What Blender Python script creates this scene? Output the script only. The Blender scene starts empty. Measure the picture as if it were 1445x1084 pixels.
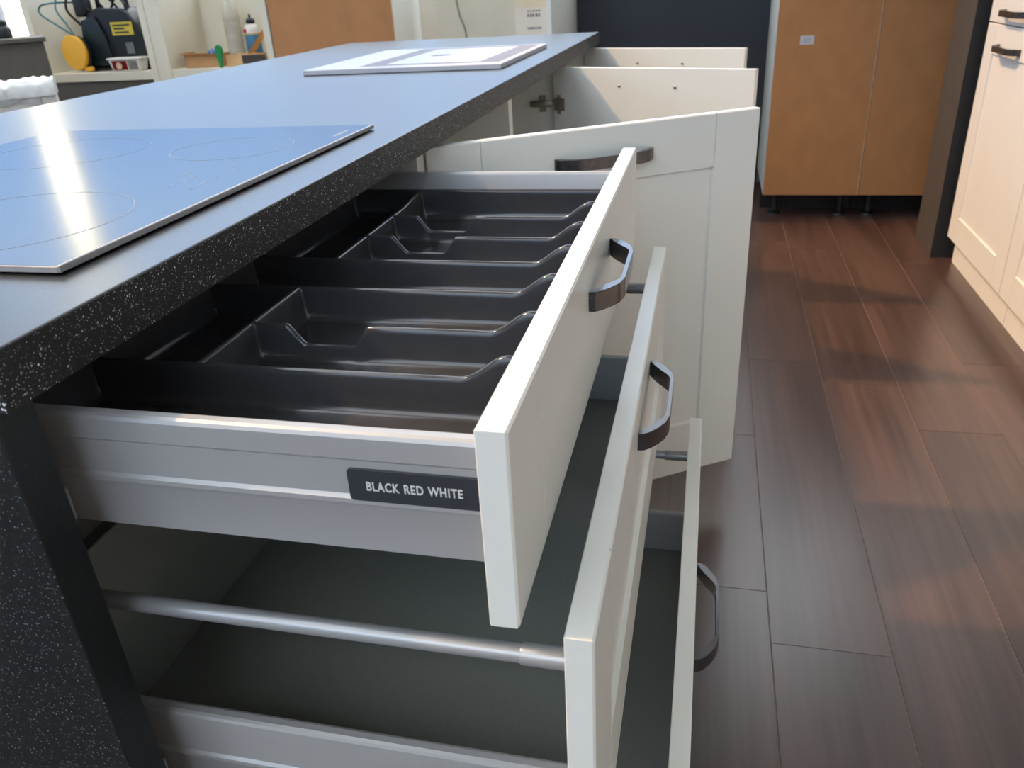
import bpy, bmesh, math, random
from mathutils import Vector, Matrix

random.seed(7)
SC = bpy.context.scene
COL = SC.collection

# ------------------------------------------------------------------ camera
cam_data = bpy.data.cameras.new('camera')
cam = bpy.data.objects.new('camera', cam_data)
COL.objects.link(cam)
right = Vector((0.97353358, 0.22228047, -0.05313915))
down = Vector((0.05373649, -0.44862222, -0.89210453))
fwd = Vector((-0.22213682, 0.8656382, -0.44869337))
M = Matrix(((right.x, -down.x, -fwd.x, 0.11595),
            (right.y, -down.y, -fwd.y, -0.36055),
            (right.z, -down.z, -fwd.z, 1.02869),
            (0, 0, 0, 1)))
cam.matrix_world = M
cam_data.sensor_fit = 'HORIZONTAL'
cam_data.sensor_width = 36.0
cam_data.lens = 1129.28 / 1445 * 36.0
cam_data.clip_start = 0.02
cam_data.dof.use_dof = True
cam_data.dof.focus_distance = 0.75
cam_data.dof.aperture_fstop = 13.0
SC.camera = cam

# ------------------------------------------------------------------ world, sun, exposure
SC.view_settings.view_transform = 'Standard'
SC.view_settings.look = 'None'
SC.view_settings.gamma = 1.0
SC.view_settings.use_curve_mapping = False
SC.view_settings.exposure = 0.68

world = bpy.data.worlds.new('sky')
SC.world = world
world.use_nodes = True
wn = world.node_tree
wn.nodes.clear()
wo = wn.nodes.new('ShaderNodeOutputWorld')
wb = wn.nodes.new('ShaderNodeBackground')
wb.inputs['Strength'].default_value = 1.15
wr = wn.nodes.new('ShaderNodeValToRGB')
wt = wn.nodes.new('ShaderNodeTexCoord')
ws = wn.nodes.new('ShaderNodeSeparateXYZ')
wm = wn.nodes.new('ShaderNodeMapRange')
wm.inputs['From Min'].default_value = -1
wm.inputs['From Max'].default_value = 1
wn.links.new(wt.outputs['Generated'], ws.inputs[0])
wn.links.new(ws.outputs['Z'], wm.inputs['Value'])
wn.links.new(wm.outputs['Result'], wr.inputs[0])
wn.links.new(wr.outputs[0], wb.inputs['Color'])
wn.links.new(wb.outputs[0], wo.inputs[0])
r = wr.color_ramp
r.elements[0].position = 0.0
r.elements[0].color = (0.55, 0.52, 0.48, 1)
r.elements[1].position = 1.0
r.elements[1].color = (2.2, 2.3, 2.5, 1)
for p, c in ((0.49, (0.45, 0.45, 0.44, 1)), (0.505, (0.11, 0.23, 0.48, 1)), (0.55, (0.16, 0.34, 0.70, 1)), (0.60, (0.50, 0.80, 1.36, 1)), (0.66, (1.4, 1.78, 2.4, 1)), (0.78, (2.25, 2.3, 2.45, 1))):
    e = r.elements.new(p)
    e.color = c

sun_data = bpy.data.lights.new('sun', 'SUN')
sun = bpy.data.objects.new('sun', sun_data)
COL.objects.link(sun)
sun_data.energy = 2.5
sun_data.angle = 0.045
sun_data.color = (1.0, 0.58, 0.26)
sun.rotation_euler = (Vector((0.87, 0.03, -1.0))).to_track_quat('-Z', 'Y').to_euler()
sun.location = (-6, 1, 8)

# ------------------------------------------------------------------ helpers
def lin(c):
    out = []
    for v in c[:3]:
        v = v / 255.0
        out.append(v / 12.92 if v <= 0.04045 else ((v + 0.055) / 1.055) ** 2.4)
    return (out[0], out[1], out[2], 1.0)

MATS = {}
def mat(name, rgb, rough=0.5, metal=0.0, spec=0.5, var=0.06, scale=8.0, stretch=(1, 1, 1), bump=0.0, bscale=200.0, coat=0.0):
    m = bpy.data.materials.new(name)
    m.use_nodes = True
    nt = m.node_tree
    b = nt.nodes['Principled BSDF']
    b.inputs['Roughness'].default_value = rough
    b.inputs['Metallic'].default_value = metal
    b.inputs['Specular IOR Level'].default_value = spec
    if coat:
        b.inputs['Coat Weight'].default_value = coat
        b.inputs['Coat Roughness'].default_value = 0.08
    tc = nt.nodes.new('ShaderNodeTexCoord')
    mp = nt.nodes.new('ShaderNodeMapping')
    mp.inputs['Scale'].default_value = stretch
    nt.links.new(tc.outputs['Object'], mp.inputs[0])
    n = nt.nodes.new('ShaderNodeTexNoise')
    n.inputs['Scale'].default_value = scale
    n.inputs['Detail'].default_value = 5
    nt.links.new(mp.outputs[0], n.inputs['Vector'])
    cr = nt.nodes.new('ShaderNodeValToRGB')
    c = lin(rgb)
    cr.color_ramp.elements[0].position = 0.3
    cr.color_ramp.elements[1].position = 0.7
    cr.color_ramp.elements[0].color = tuple(x * (1 - var) for x in c[:3]) + (1,)
    cr.color_ramp.elements[1].color = tuple(x * (1 + var) for x in c[:3]) + (1,)
    nt.links.new(n.outputs['Fac'], cr.inputs[0])
    nt.links.new(cr.outputs[0], b.inputs['Base Color'])
    if bump:
        n2 = nt.nodes.new('ShaderNodeTexNoise')
        n2.inputs['Scale'].default_value = bscale
        n2.inputs['Detail'].default_value = 3
        nt.links.new(mp.outputs[0], n2.inputs['Vector'])
        bp = nt.nodes.new('ShaderNodeBump')
        bp.inputs['Strength'].default_value = bump
        bp.inputs['Distance'].default_value = 0.001
        nt.links.new(n2.outputs['Fac'], bp.inputs['Height'])
        nt.links.new(bp.outputs[0], b.inputs['Normal'])
    MATS[name] = m
    return m

def speckle(name, base, speck, rough, scale, bump=0.15, amount=0.22):
    m = mat(name, base, rough, var=0.15, scale=30, bump=bump, bscale=900)
    nt = m.node_tree
    b = nt.nodes['Principled BSDF']
    tc = next(n for n in nt.nodes if n.type == 'TEX_COORD')
    cr0 = next(n for n in nt.nodes if n.type == 'VALTORGB')
    v = nt.nodes.new('ShaderNodeTexVoronoi')
    v.inputs['Scale'].default_value = scale
    nt.links.new(tc.outputs['Object'], v.inputs['Vector'])
    sep = nt.nodes.new('ShaderNodeSeparateColor')
    nt.links.new(v.outputs['Color'], sep.inputs[0])
    # radius of each speck differs from cell to cell
    rad = nt.nodes.new('ShaderNodeMath'); rad.operation = 'MULTIPLY'
    nt.links.new(sep.outputs[0], rad.inputs[0]); rad.inputs[1].default_value = amount * 2
    sub = nt.nodes.new('ShaderNodeMath'); sub.operation = 'SUBTRACT'
    nt.links.new(rad.outputs[0], sub.inputs[0]); nt.links.new(v.outputs['Distance'], sub.inputs[1])
    mr = nt.nodes.new('ShaderNodeMapRange')
    mr.inputs['From Min'].default_value = 0.0
    mr.inputs['From Max'].default_value = 0.12
    nt.links.new(sub.outputs[0], mr.inputs['Value'])
    mul = nt.nodes.new('ShaderNodeMath'); mul.operation = 'MULTIPLY'
    nt.links.new(mr.outputs[0], mul.inputs[0]); nt.links.new(sep.outputs[1], mul.inputs[1])
    mix = nt.nodes.new('ShaderNodeMix'); mix.data_type = 'RGBA'
    nt.links.new(mul.outputs[0], mix.inputs['Factor'])
    nt.links.new(cr0.outputs[0], mix.inputs['A'])
    mix.inputs['B'].default_value = lin(speck)
    nt.links.new(mix.outputs['Result'], b.inputs['Base Color'])
    return m

def glass(name):
    m = bpy.data.materials.new(name)
    m.use_nodes = True
    nt = m.node_tree
    nt.nodes.clear()
    o = nt.nodes.new('ShaderNodeOutputMaterial')
    t = nt.nodes.new('ShaderNodeBsdfTransparent')
    t.inputs[0].default_value = (0.97, 0.985, 0.98, 1)
    g = nt.nodes.new('ShaderNodeBsdfGlossy')
    g.inputs['Roughness'].default_value = 0.02
    mx = nt.nodes.new('ShaderNodeMixShader')
    mx.inputs[0].default_value = 0.05
    nt.links.new(t.outputs[0], mx.inputs[1])
    nt.links.new(g.outputs[0], mx.inputs[2])
    nt.links.new(mx.outputs[0], o.inputs[0])
    return m

def link(name, bm, m, parent=None, origin=(0, 0, 0), smooth=False, mats=None):
    me = bpy.data.meshes.new(name)
    org = Vector(origin)
    for v in bm.verts:
        v.co -= org
    bmesh.ops.recalc_face_normals(bm, faces=bm.faces)
    bm.to_mesh(me)
    bm.free()
    if smooth:
        for p in me.polygons:
            p.use_smooth = True
        try:
            me.set_sharp_from_angle(angle=math.radians(smooth if smooth is not True else 40))
        except Exception:
            pass
    for x in (mats or [m]):
        me.materials.append(x)
    o = bpy.data.objects.new(name, me)
    COL.objects.link(o)
    if parent is not None:
        o.parent = parent
    return o

def tag(o, label, cat, group=None):
    o['label'] = label
    o['category'] = cat
    if group:
        o['group'] = group
    return o

def struct(o):
    o['kind'] = 'structure'
    return o

def thing(name, label, cat, loc, rz=0.0, group=None):
    e = bpy.data.objects.new(name, None)
    e.empty_display_size = 0.05
    COL.objects.link(e)
    e.location = loc
    e.rotation_euler = (0, 0, rz)
    return tag(e, label, cat, group)

def bbox(bm, lo, hi, bevel=0.0, seg=2):
    vs = [bm.verts.new((x, y, z)) for x in (lo[0], hi[0]) for y in (lo[1], hi[1]) for z in (lo[2], hi[2])]
    f = [(0, 1, 3, 2), (4, 6, 7, 5), (0, 4, 5, 1), (2, 3, 7, 6), (0, 2, 6, 4), (1, 5, 7, 3)]
    fs = [bm.faces.new([vs[i] for i in q]) for q in f]
    if bevel:
        es = list({e for q in fs for e in q.edges})
        bmesh.ops.bevel(bm, geom=es, offset=bevel, segments=seg, affect='EDGES', profile=0.5)
    return bm

def box(name, lo, hi, m, parent=None, origin=(0, 0, 0), bevel=0.0, seg=2):
    return link(name, bbox(bmesh.new(), lo, hi, bevel, seg), m, parent, origin, smooth=False)

def extrude(bm, pts, fn, a, b, bevel=0.0):
    """polygon pts (p, q) swept from a to b; fn(p, q, t) gives the place"""
    A = [bm.verts.new(fn(p, q, a)) for p, q in pts]
    B = [bm.verts.new(fn(p, q, b)) for p, q in pts]
    n = len(pts)
    c0 = bm.faces.new(A)
    c1 = bm.faces.new(list(reversed(B)))
    for i in range(n):
        bm.faces.new((A[i], B[i], B[(i + 1) % n], A[(i + 1) % n]))
    if bevel:
        es = list(c0.edges) + list(c1.edges)
        bmesh.ops.bevel(bm, geom=es, offset=bevel, segments=1, affect='EDGES', profile=0.5)
    return bm

def tube(bm, pts, rad, n=10, caps=True):
    pts = [Vector(p) for p in pts]
    rings = []
    up = Vector((0, 0, 1))
    for i, p in enumerate(pts):
        d = (pts[min(i + 1, len(pts) - 1)] - pts[max(i - 1, 0)]).normalized()
        s = d.cross(up)
        if s.length < 1e-4:
            s = d.cross(Vector((0, 1, 0)))
        s.normalize()
        t = s.cross(d).normalized()
        rr = rad[i] if isinstance(rad, (list, tuple)) else rad
        rings.append([bm.verts.new(p + (s * math.cos(2 * math.pi * k / n) + t * math.sin(2 * math.pi * k / n)) * rr) for k in range(n)])
    for a, b in zip(rings, rings[1:]):
        for k in range(n):
            bm.faces.new((a[k], a[(k + 1) % n], b[(k + 1) % n], b[k]))
    if caps:
        bm.faces.new(rings[0])
        bm.faces.new(list(reversed(rings[-1])))
    return bm

def lathe(bm, prof, c, n=20, axis='z'):
    rings = []
    for rr, h in prof:
        ring = []
        for k in range(n):
            a = 2 * math.pi * k / n
            if axis == 'z':
                ring.append(bm.verts.new((c[0] + rr * math.cos(a), c[1] + rr * math.sin(a), c[2] + h)))
            elif axis == 'y':
                ring.append(bm.verts.new((c[0] + rr * math.cos(a), c[1] + h, c[2] + rr * math.sin(a))))
            else:
                ring.append(bm.verts.new((c[0] + h, c[1] + rr * math.cos(a), c[2] + rr * math.sin(a))))
        rings.append(ring)
    for a, b in zip(rings, rings[1:]):
        for k in range(n):
            bm.faces.new((a[k], a[(k + 1) % n], b[(k + 1) % n], b[k]))
    bm.faces.new(rings[0])
    bm.faces.new(list(reversed(rings[-1])))
    return bm

def bez(pts, n=8):
    """smooth (Catmull-Rom) points through pts"""
    P = [Vector(p) for p in pts]
    P = [P[0] * 2 - P[1]] + P + [P[-1] * 2 - P[-2]]
    out = []
    for i in range(1, len(P) - 2):
        for k in range(n):
            t = k / n
            a, b, c, d = P[i - 1], P[i], P[i + 1], P[i + 2]
            out.append(0.5 * ((2 * b) + (c - a) * t + (2 * a - 5 * b + 4 * c - d) * t * t + (3 * b - a - 3 * c + d) * t ** 3))
    out.append(P[-2])
    return out

# ------------------------------------------------------------------ materials
white = mat('white_foil', (224, 224, 216), 0.3, var=0.015, bump=0.01, bscale=300)
white_in = mat('white_board', (220, 219, 212), 0.5, var=0.02)
cream = mat('cream_board', (214, 205, 184), 0.6, var=0.03)
cream_front = mat('warm_white_front', (216, 210, 201), 0.4, var=0.015)
steel = mat('grey_lacquered_steel', (168, 168, 168), 0.36, metal=0.25, var=0.03)
rail_steel = mat('grey_rail_steel', (160, 162, 164), 0.3, metal=0.35, var=0.03)
drawer_base = mat('dark_grey_drawer_board', (124, 128, 123), 0.45, var=0.05, scale=300)
tray_plastic = mat('anthracite_plastic', (60, 61, 64), 0.15, var=0.05, scale=60)
handle_metal = mat('antique_black_metal', (78, 77, 79), 0.2, metal=0.7, var=0.15, scale=60)
top_mat = speckle('black_speckled_laminate_top', (20, 22, 25), (70, 74, 78), 0.32, 520, bump=0.015)  # specks dimmed in the colour, standing in for glare on the top
edge_mat = speckle('black_speckled_laminate_edge', (7, 12, 19), (240, 244, 244), 0.5, 460, bump=0.08, amount=0.29)  # specks brightened beyond the end panel's to offset weak light on this edge
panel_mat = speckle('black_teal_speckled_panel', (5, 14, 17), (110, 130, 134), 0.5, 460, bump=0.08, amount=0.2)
for m_ in (top_mat,):
    m_.node_tree.nodes['Principled BSDF'].inputs['IOR'].default_value = 1.75
hob_glass = mat('black_ceramic_glass', (14, 15, 18), 0.2, var=0.05)
hob_glass.node_tree.nodes['Principled BSDF'].inputs['IOR'].default_value = 1.42
alu = mat('brushed_aluminium_trim', (166, 163, 161), 0.4, metal=0.15, var=0.08, scale=200)
zone_print = mat('grey_zone_print', (104, 110, 120), 0.4, var=0.02)
hardboard = mat('brown_hardboard', (176, 122, 74), 0.7, var=0.07, scale=14, stretch=(1, 1, 0.6), bump=0.1)
hardboard_edge = mat('pale_board_edge', (205, 185, 150), 0.7)
navy = mat('black_woodgrain_board', (32, 35, 42), 0.45, var=0.3, scale=25, stretch=(2, 1, 14), bump=0.15, bscale=60)
black = mat('black_plastic', (12, 13, 15), 0.45, var=0.2)
dark_base = mat('black_plinth', (10, 10, 13), 0.6, var=0.2)
light_wall = mat('off_white_wall', (226, 222, 212), 0.85, var=0.02, bump=0.1)
grey_wall = mat('grey_painted_wall', (170, 170, 168), 0.85, var=0.03, bump=0.1)
plaster = mat('cream_plaster_wall', (214, 206, 190), 0.85, var=0.03, bump=0.1)
ceiling_mat = mat('white_ceiling_paint', (228, 228, 224), 0.9, var=0.01)
pier_lit = mat('taupe_lit_pier', (64, 56, 50), 0.7, var=0.12, scale=40, bump=0.25, bscale=160)  # sunlight on this side is put into the colour
pier_shaded = mat('charcoal_shaded_pier', (36, 34, 33), 0.7, var=0.2, scale=60, bump=0.25, bscale=160)  # shade on the near face is put into the colour
grey_board = mat('dark_grey_board', (84, 79, 70), 0.6, var=0.06, scale=30)
paper = mat('white_printed_card', (196, 194, 200), 0.5, var=0.01)
print_grey = mat('taupe_grey_print', (112, 101, 106), 0.5, var=0.05)
print_dark = mat('dark_print', (90, 90, 96), 0.5, var=0.1)
frame_mat = mat('window_frame_white', (220, 218, 210), 0.5, var=0.02)
pane_mat = glass('clear_pane')
glow_pane_mat = mat('frosted_glowing_pane', (250, 244, 226), 0.4, var=0.03)  # pane with added emission, standing in for sun glare
_fb = glow_pane_mat.node_tree.nodes['Principled BSDF']
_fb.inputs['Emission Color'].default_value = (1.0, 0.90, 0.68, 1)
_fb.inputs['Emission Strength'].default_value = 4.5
badge_mat = mat('dark_badge_plastic', (44, 48, 54), 0.4, var=0.04)
letter_mat = mat('silver_lettering', (205, 208, 210), 0.45, var=0.02)
hinge_mat = mat('nickel_hinge', (168, 160, 148), 0.3, metal=0.85, var=0.08, scale=90)
cardboard = mat('brown_cardboard', (182, 138, 92), 0.8, var=0.06, scale=30)
card_light = mat('light_cardboard', (203, 163, 112), 0.8, var=0.05, scale=30)

def floor_mat():
    m = bpy.data.materials.new('dark_walnut_laminate')
    m.use_nodes = True
    nt = m.node_tree
    b = nt.nodes['Principled BSDF']
    tc = nt.nodes.new('ShaderNodeTexCoord')
    oi = nt.nodes.new('ShaderNodeObjectInfo')
    add = nt.nodes.new('ShaderNodeVectorMath'); add.operation = 'ADD'
    sc = nt.nodes.new('ShaderNodeVectorMath'); sc.operation = 'SCALE'; sc.inputs['Scale'].default_value = 13.0
    cmb = nt.nodes.new('ShaderNodeCombineXYZ')
    for k in range(3):
        nt.links.new(oi.outputs['Random'], cmb.inputs[k])
    nt.links.new(cmb.outputs[0], sc.inputs[0])
    nt.links.new(tc.outputs['Object'], add.inputs[0])
    nt.links.new(sc.outputs[0], add.inputs[1])
    mp = nt.nodes.new('ShaderNodeMapping')
    mp.inputs['Scale'].default_value = (60, 2.2, 1)
    nt.links.new(add.outputs[0], mp.inputs[0])
    n = nt.nodes.new('ShaderNodeTexNoise')
    n.inputs['Scale'].default_value = 1.0
    n.inputs['Detail'].default_value = 7
    n.inputs['Roughness'].default_value = 0.6
    nt.links.new(mp.outputs[0], n.inputs['Vector'])
    mp2 = nt.nodes.new('ShaderNodeMapping')
    mp2.inputs['Scale'].default_value = (9, 1.1, 1)
    nt.links.new(add.outputs[0], mp2.inputs[0])
    n2 = nt.nodes.new('ShaderNodeTexNoise')
    n2.inputs['Scale'].default_value = 1.0
    nt.links.new(mp2.outputs[0], n2.inputs['Vector'])
    av = nt.nodes.new('ShaderNodeMath'); av.operation = 'ADD'
    nt.links.new(n.outputs['Fac'], av.inputs[0]); nt.links.new(n2.outputs['Fac'], av.inputs[1])
    cr = nt.nodes.new('ShaderNodeValToRGB')
    cr.color_ramp.elements[0].position = 0.38
    cr.color_ramp.elements[1].position = 0.62
    cr.color_ramp.elements[0].color = lin((58, 42, 38))
    cr.color_ramp.elements[1].color = lin((86, 65, 59))
    hv = nt.nodes.new('ShaderNodeMath'); hv.operation = 'MULTIPLY'; hv.inputs[1].default_value = 0.5
    nt.links.new(av.outputs[0], hv.inputs[0])
    nt.links.new(hv.outputs[0], cr.inputs[0])
    hs = nt.nodes.new('ShaderNodeHueSaturation')
    vr = nt.nodes.new('ShaderNodeMapRange')
    vr.inputs['To Min'].default_value = 0.93
    vr.inputs['To Max'].default_value = 1.07
    nt.links.new(oi.outputs['Random'], vr.inputs['Value'])
    nt.links.new(vr.outputs[0], hs.inputs['Value'])
    nt.links.new(cr.outputs[0], hs.inputs['Color'])
    nt.links.new(hs.outputs[0], b.inputs['Base Color'])
    b.inputs['Roughness'].default_value = 0.3
    b.inputs['IOR'].default_value = 1.75
    bp = nt.nodes.new('ShaderNodeBump')
    bp.inputs['Strength'].default_value = 0.05
    bp.inputs['Distance'].default_value = 0.0005
    nt.links.new(n.outputs['Fac'], bp.inputs['Height'])
    nt.links.new(bp.outputs[0], b.inputs['Normal'])
    return m
plank_mat = floor_mat()
joint_mat = mat('dusty_joint', (158, 132, 120), 0.6, var=0.1)

# ------------------------------------------------------------------ the room
XL, XR, YN, YF, ZC = -5.3, 1.62, -2.4, 4.15, 3.8
floor = struct(box('floor', (XL, YN, -0.06), (XR, YF, -0.0012), joint_mat))
seams = [-0.69, -0.499, -0.308, -0.117, 0.075, 0.266, 0.459, 0.652, 0.845, 1.038]
joints = {5: [-0.2, 0.72, 1.866, 3.05], 4: [-0.5, 0.85, 1.42, 2.6], 6: [-0.05, 0.45, 1.738, 2.95], 7: [-0.3, 1.5, 2.42], 8: [0.3, 1.9, 2.8]}
x = seams[0]
k = 0
while x > XL:
    x -= 0.192
xs = []
while x < XR:
    xs.append(x)
    x += 0.192
xs = [v for v in xs if v < seams[0] - 0.01] + seams + [1.23, 1.422, 1.614]
for i, (a, b) in enumerate(zip(xs, xs[1:] + [XR])):
    a, b = max(a, XL), min(b, XR)
    if b - a < 0.01:
        continue
    key = seams.index(a) if a in seams else None
    js = joints.get(key)
    if js is None:
        o = (i * 0.47) % 1.28
        js = [YN + o + q * 1.28 for q in range(6) if YN + o + q * 1.28 < YF - 0.05]
    ys = [YN] + [j for j in js if YN < j < YF] + [YF]
    if ys[1] - ys[0] > 1.5:
        ys.insert(1, ys[1] - 1.28)
    for c, d in zip(ys, ys[1:]):
        g = 0.0005
        bm = bbox(bmesh.new(), (a + g, c + g, -0.0012), (b - g, d - g, 0.0))
        top = [f for f in bm.faces if all(abs(v.co.z) < 1e-6 for v in f.verts)]
        bmesh.ops.bevel(bm, geom=list(top[0].edges), offset=0.0007, segments=1, affect='EDGES')
        link('plank', bm, plank_mat, floor)

def wall(name, lo, hi, m=plaster):
    return struct(box(name, lo, hi, m))

# far wall: solid to 1.08 m, added glazing above for sky reflections; a tall window at its end
WZ0, WZ1 = 1.08, 3.7
def back_wall():
    bm = bmesh.new()
    bbox(bm, (-3.93, YF, 0), (XR + 0.1, YF + 0.15, WZ0))
    bbox(bm, (XL - 0.1, YF, 0), (-3.93, YF + 0.15, 0.82))
    bbox(bm, (XL - 0.1, YF, 0.82), (XL + 0.03, YF + 0.15, WZ1))
    bbox(bm, (XL - 0.1, YF, WZ1), (XR + 0.1, YF + 0.15, ZC))
    return struct(link('wall_back', bm, plaster))
back_wall()
wall('wall_right', (XR, YN, 0), (XR + 0.15, YF, ZC), light_wall)
LY0, LY1, LZ0 = -1.4, 4.12, 0.95
def left_wall():
    bm = bmesh.new()
    bbox(bm, (XL - 0.15, YN, 0), (XL, YF, LZ0))
    bbox(bm, (XL - 0.15, YN, LZ0), (XL, LY0, WZ1))
    bbox(bm, (XL - 0.15, LY1, LZ0), (XL, YF, WZ1))
    bbox(bm, (XL - 0.15, YN, WZ1), (XL, YF, ZC))
    return struct(link('wall_left', bm, plaster))
left_wall()
def added_left_window():  # unseen glazing added to give the near worktop its blue reflection
    x0 = XL - 0.1
    f = 0.03
    bm = bmesh.new()
    for a in ((LY0, LZ0, LY1, LZ0 + f), (LY0, WZ1 - f, LY1, WZ1), (LY0, LZ0 + f, LY0 + f, WZ1 - f), (LY1 - f, LZ0 + f, LY1, WZ1 - f)):
        bbox(bm, (x0, a[0], a[1]), (x0 + 0.05, a[2], a[3]))
    w = struct(link('added_window_4', bm, frame_mat))
    n = 4
    for k in range(n):
        ya = LY0 + (LY1 - LY0) * k / n + 0.002
        yb = LY0 + (LY1 - LY0) * (k + 1) / n - 0.002
        box('pane', (x0 + 0.022, ya, LZ0 + f * 0.8), (x0 + 0.028, yb, WZ1 - f * 0.8), pane_mat, w)
added_left_window()
FX0, FX1, FZ0 = -2.4, 0.8, 1.1
def front_wall():
    bm = bmesh.new()
    bbox(bm, (XL - 0.1, YN - 0.15, 0), (XR + 0.1, YN, FZ0))
    bbox(bm, (XL - 0.1, YN - 0.15, FZ0), (FX0, YN, WZ1))
    bbox(bm, (FX1, YN - 0.15, FZ0), (XR + 0.1, YN, WZ1))
    bbox(bm, (XL - 0.1, YN - 0.15, WZ1), (XR + 0.1, YN, ZC))
    return struct(link('wall_front', bm, light_wall))
front_wall()
def added_front_window():  # unseen window added behind the camera as fill light
    y0, f = YN - 0.1, 0.03
    bm = bmesh.new()
    for a in ((FX0, FZ0, FX1, FZ0 + f), (FX0, WZ1 - f, FX1, WZ1), (FX0, FZ0 + f, FX0 + f, WZ1 - f), (FX1 - f, FZ0 + f, FX1, WZ1 - f)):
        bbox(bm, (a[0], y0, a[1]), (a[2], y0 + 0.05, a[3]))
    w = struct(link('added_window_6', bm, frame_mat))
    n = 4
    for k in range(n):
        xa = FX0 + (FX1 - FX0) * k / n + 0.002
        xb = FX0 + (FX1 - FX0) * (k + 1) / n - 0.002
        box('pane', (xa, y0 + 0.022, FZ0 + f * 0.8), (xb, y0 + 0.028, WZ1 - f * 0.8), pane_mat, w)
added_front_window()
SKX0, SKX1, SKY0, SKY1 = -3.15, -1.2, -2.2, 3.3
def ceiling():
    bm = bmesh.new()
    bbox(bm, (XL - 0.1, YN - 0.1, ZC), (SKX0, YF + 0.15, ZC + 0.12))
    bbox(bm, (SKX1, YN - 0.1, ZC), (XR + 0.1, YF + 0.15, ZC + 0.12))
    bbox(bm, (SKX0, YN - 0.1, ZC), (SKX1, SKY0, ZC + 0.12))
    bbox(bm, (SKX0, SKY1, ZC), (SKX1, YF + 0.15, ZC + 0.12))
    return struct(link('ceiling', bm, ceiling_mat))
ceiling()

def window(name, x0, x1, z0, z1, n, glazing=None):
    y0 = YF + 0.04
    bm = bmesh.new()
    f = 0.015
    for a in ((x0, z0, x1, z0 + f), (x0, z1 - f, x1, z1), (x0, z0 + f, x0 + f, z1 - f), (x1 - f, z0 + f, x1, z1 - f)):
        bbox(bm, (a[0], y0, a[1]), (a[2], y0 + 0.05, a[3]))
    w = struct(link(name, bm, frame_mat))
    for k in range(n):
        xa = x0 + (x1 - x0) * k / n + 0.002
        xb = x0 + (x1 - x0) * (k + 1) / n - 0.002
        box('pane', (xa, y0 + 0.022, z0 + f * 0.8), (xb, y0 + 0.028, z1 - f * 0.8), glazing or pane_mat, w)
    return w
window('window_1', -4.12, -3.93, 0.82, WZ1, 1, glow_pane_mat)  # pane glow added for the bright strip and its worktop streak
window('added_window_2', -3.93, XR, WZ0, WZ1, 4)  # glazing added so worktop and floor mirror blue sky
window('added_window_5', XL + 0.03, -4.12, 0.82, WZ1, 1)  # glazing added to keep the mirrored corner bright
# added roof light, lets the sun in: frame and three panes
def added_rooflight():
    bm = bmesh.new()
    z0, z1 = ZC + 0.03, ZC + 0.08
    bbox(bm, (SKX0, SKY0, z0), (SKX0 + 0.04, SKY1, z1))
    bbox(bm, (SKX1 - 0.04, SKY0, z0), (SKX1, SKY1, z1))
    bbox(bm, (SKX0 + 0.04, SKY0, z0), (SKX1 - 0.04, SKY0 + 0.04, z1))
    bbox(bm, (SKX0 + 0.04, SKY1 - 0.04, z0), (SKX1 - 0.04, SKY1, z1))
    w = struct(link('added_window_3', bm, frame_mat))
    box('pane', (SKX0 + 0.03, SKY0 + 0.03, z0 + 0.02), (SKX1 - 0.03, SKY1 - 0.03, z0 + 0.026), pane_mat, w)
added_rooflight()

# pier beside the white tall units: sunlit side coloured lighter taupe, shaded near face darker charcoal
def pier():
    bm = bmesh.new()
    x0, y0, x1, y1 = 0.967, 2.868, 1.62, 3.13
    bbox(bm, (x0, y0, 0.0), (x1, y1, ZC))
    for f in bm.faces:
        f.material_index = 1 if abs(f.calc_center_median().y - y0) < 1e-4 else 0
    return struct(link('wall_pier', bm, None, mats=[pier_lit, pier_shaded]))
pier()

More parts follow.
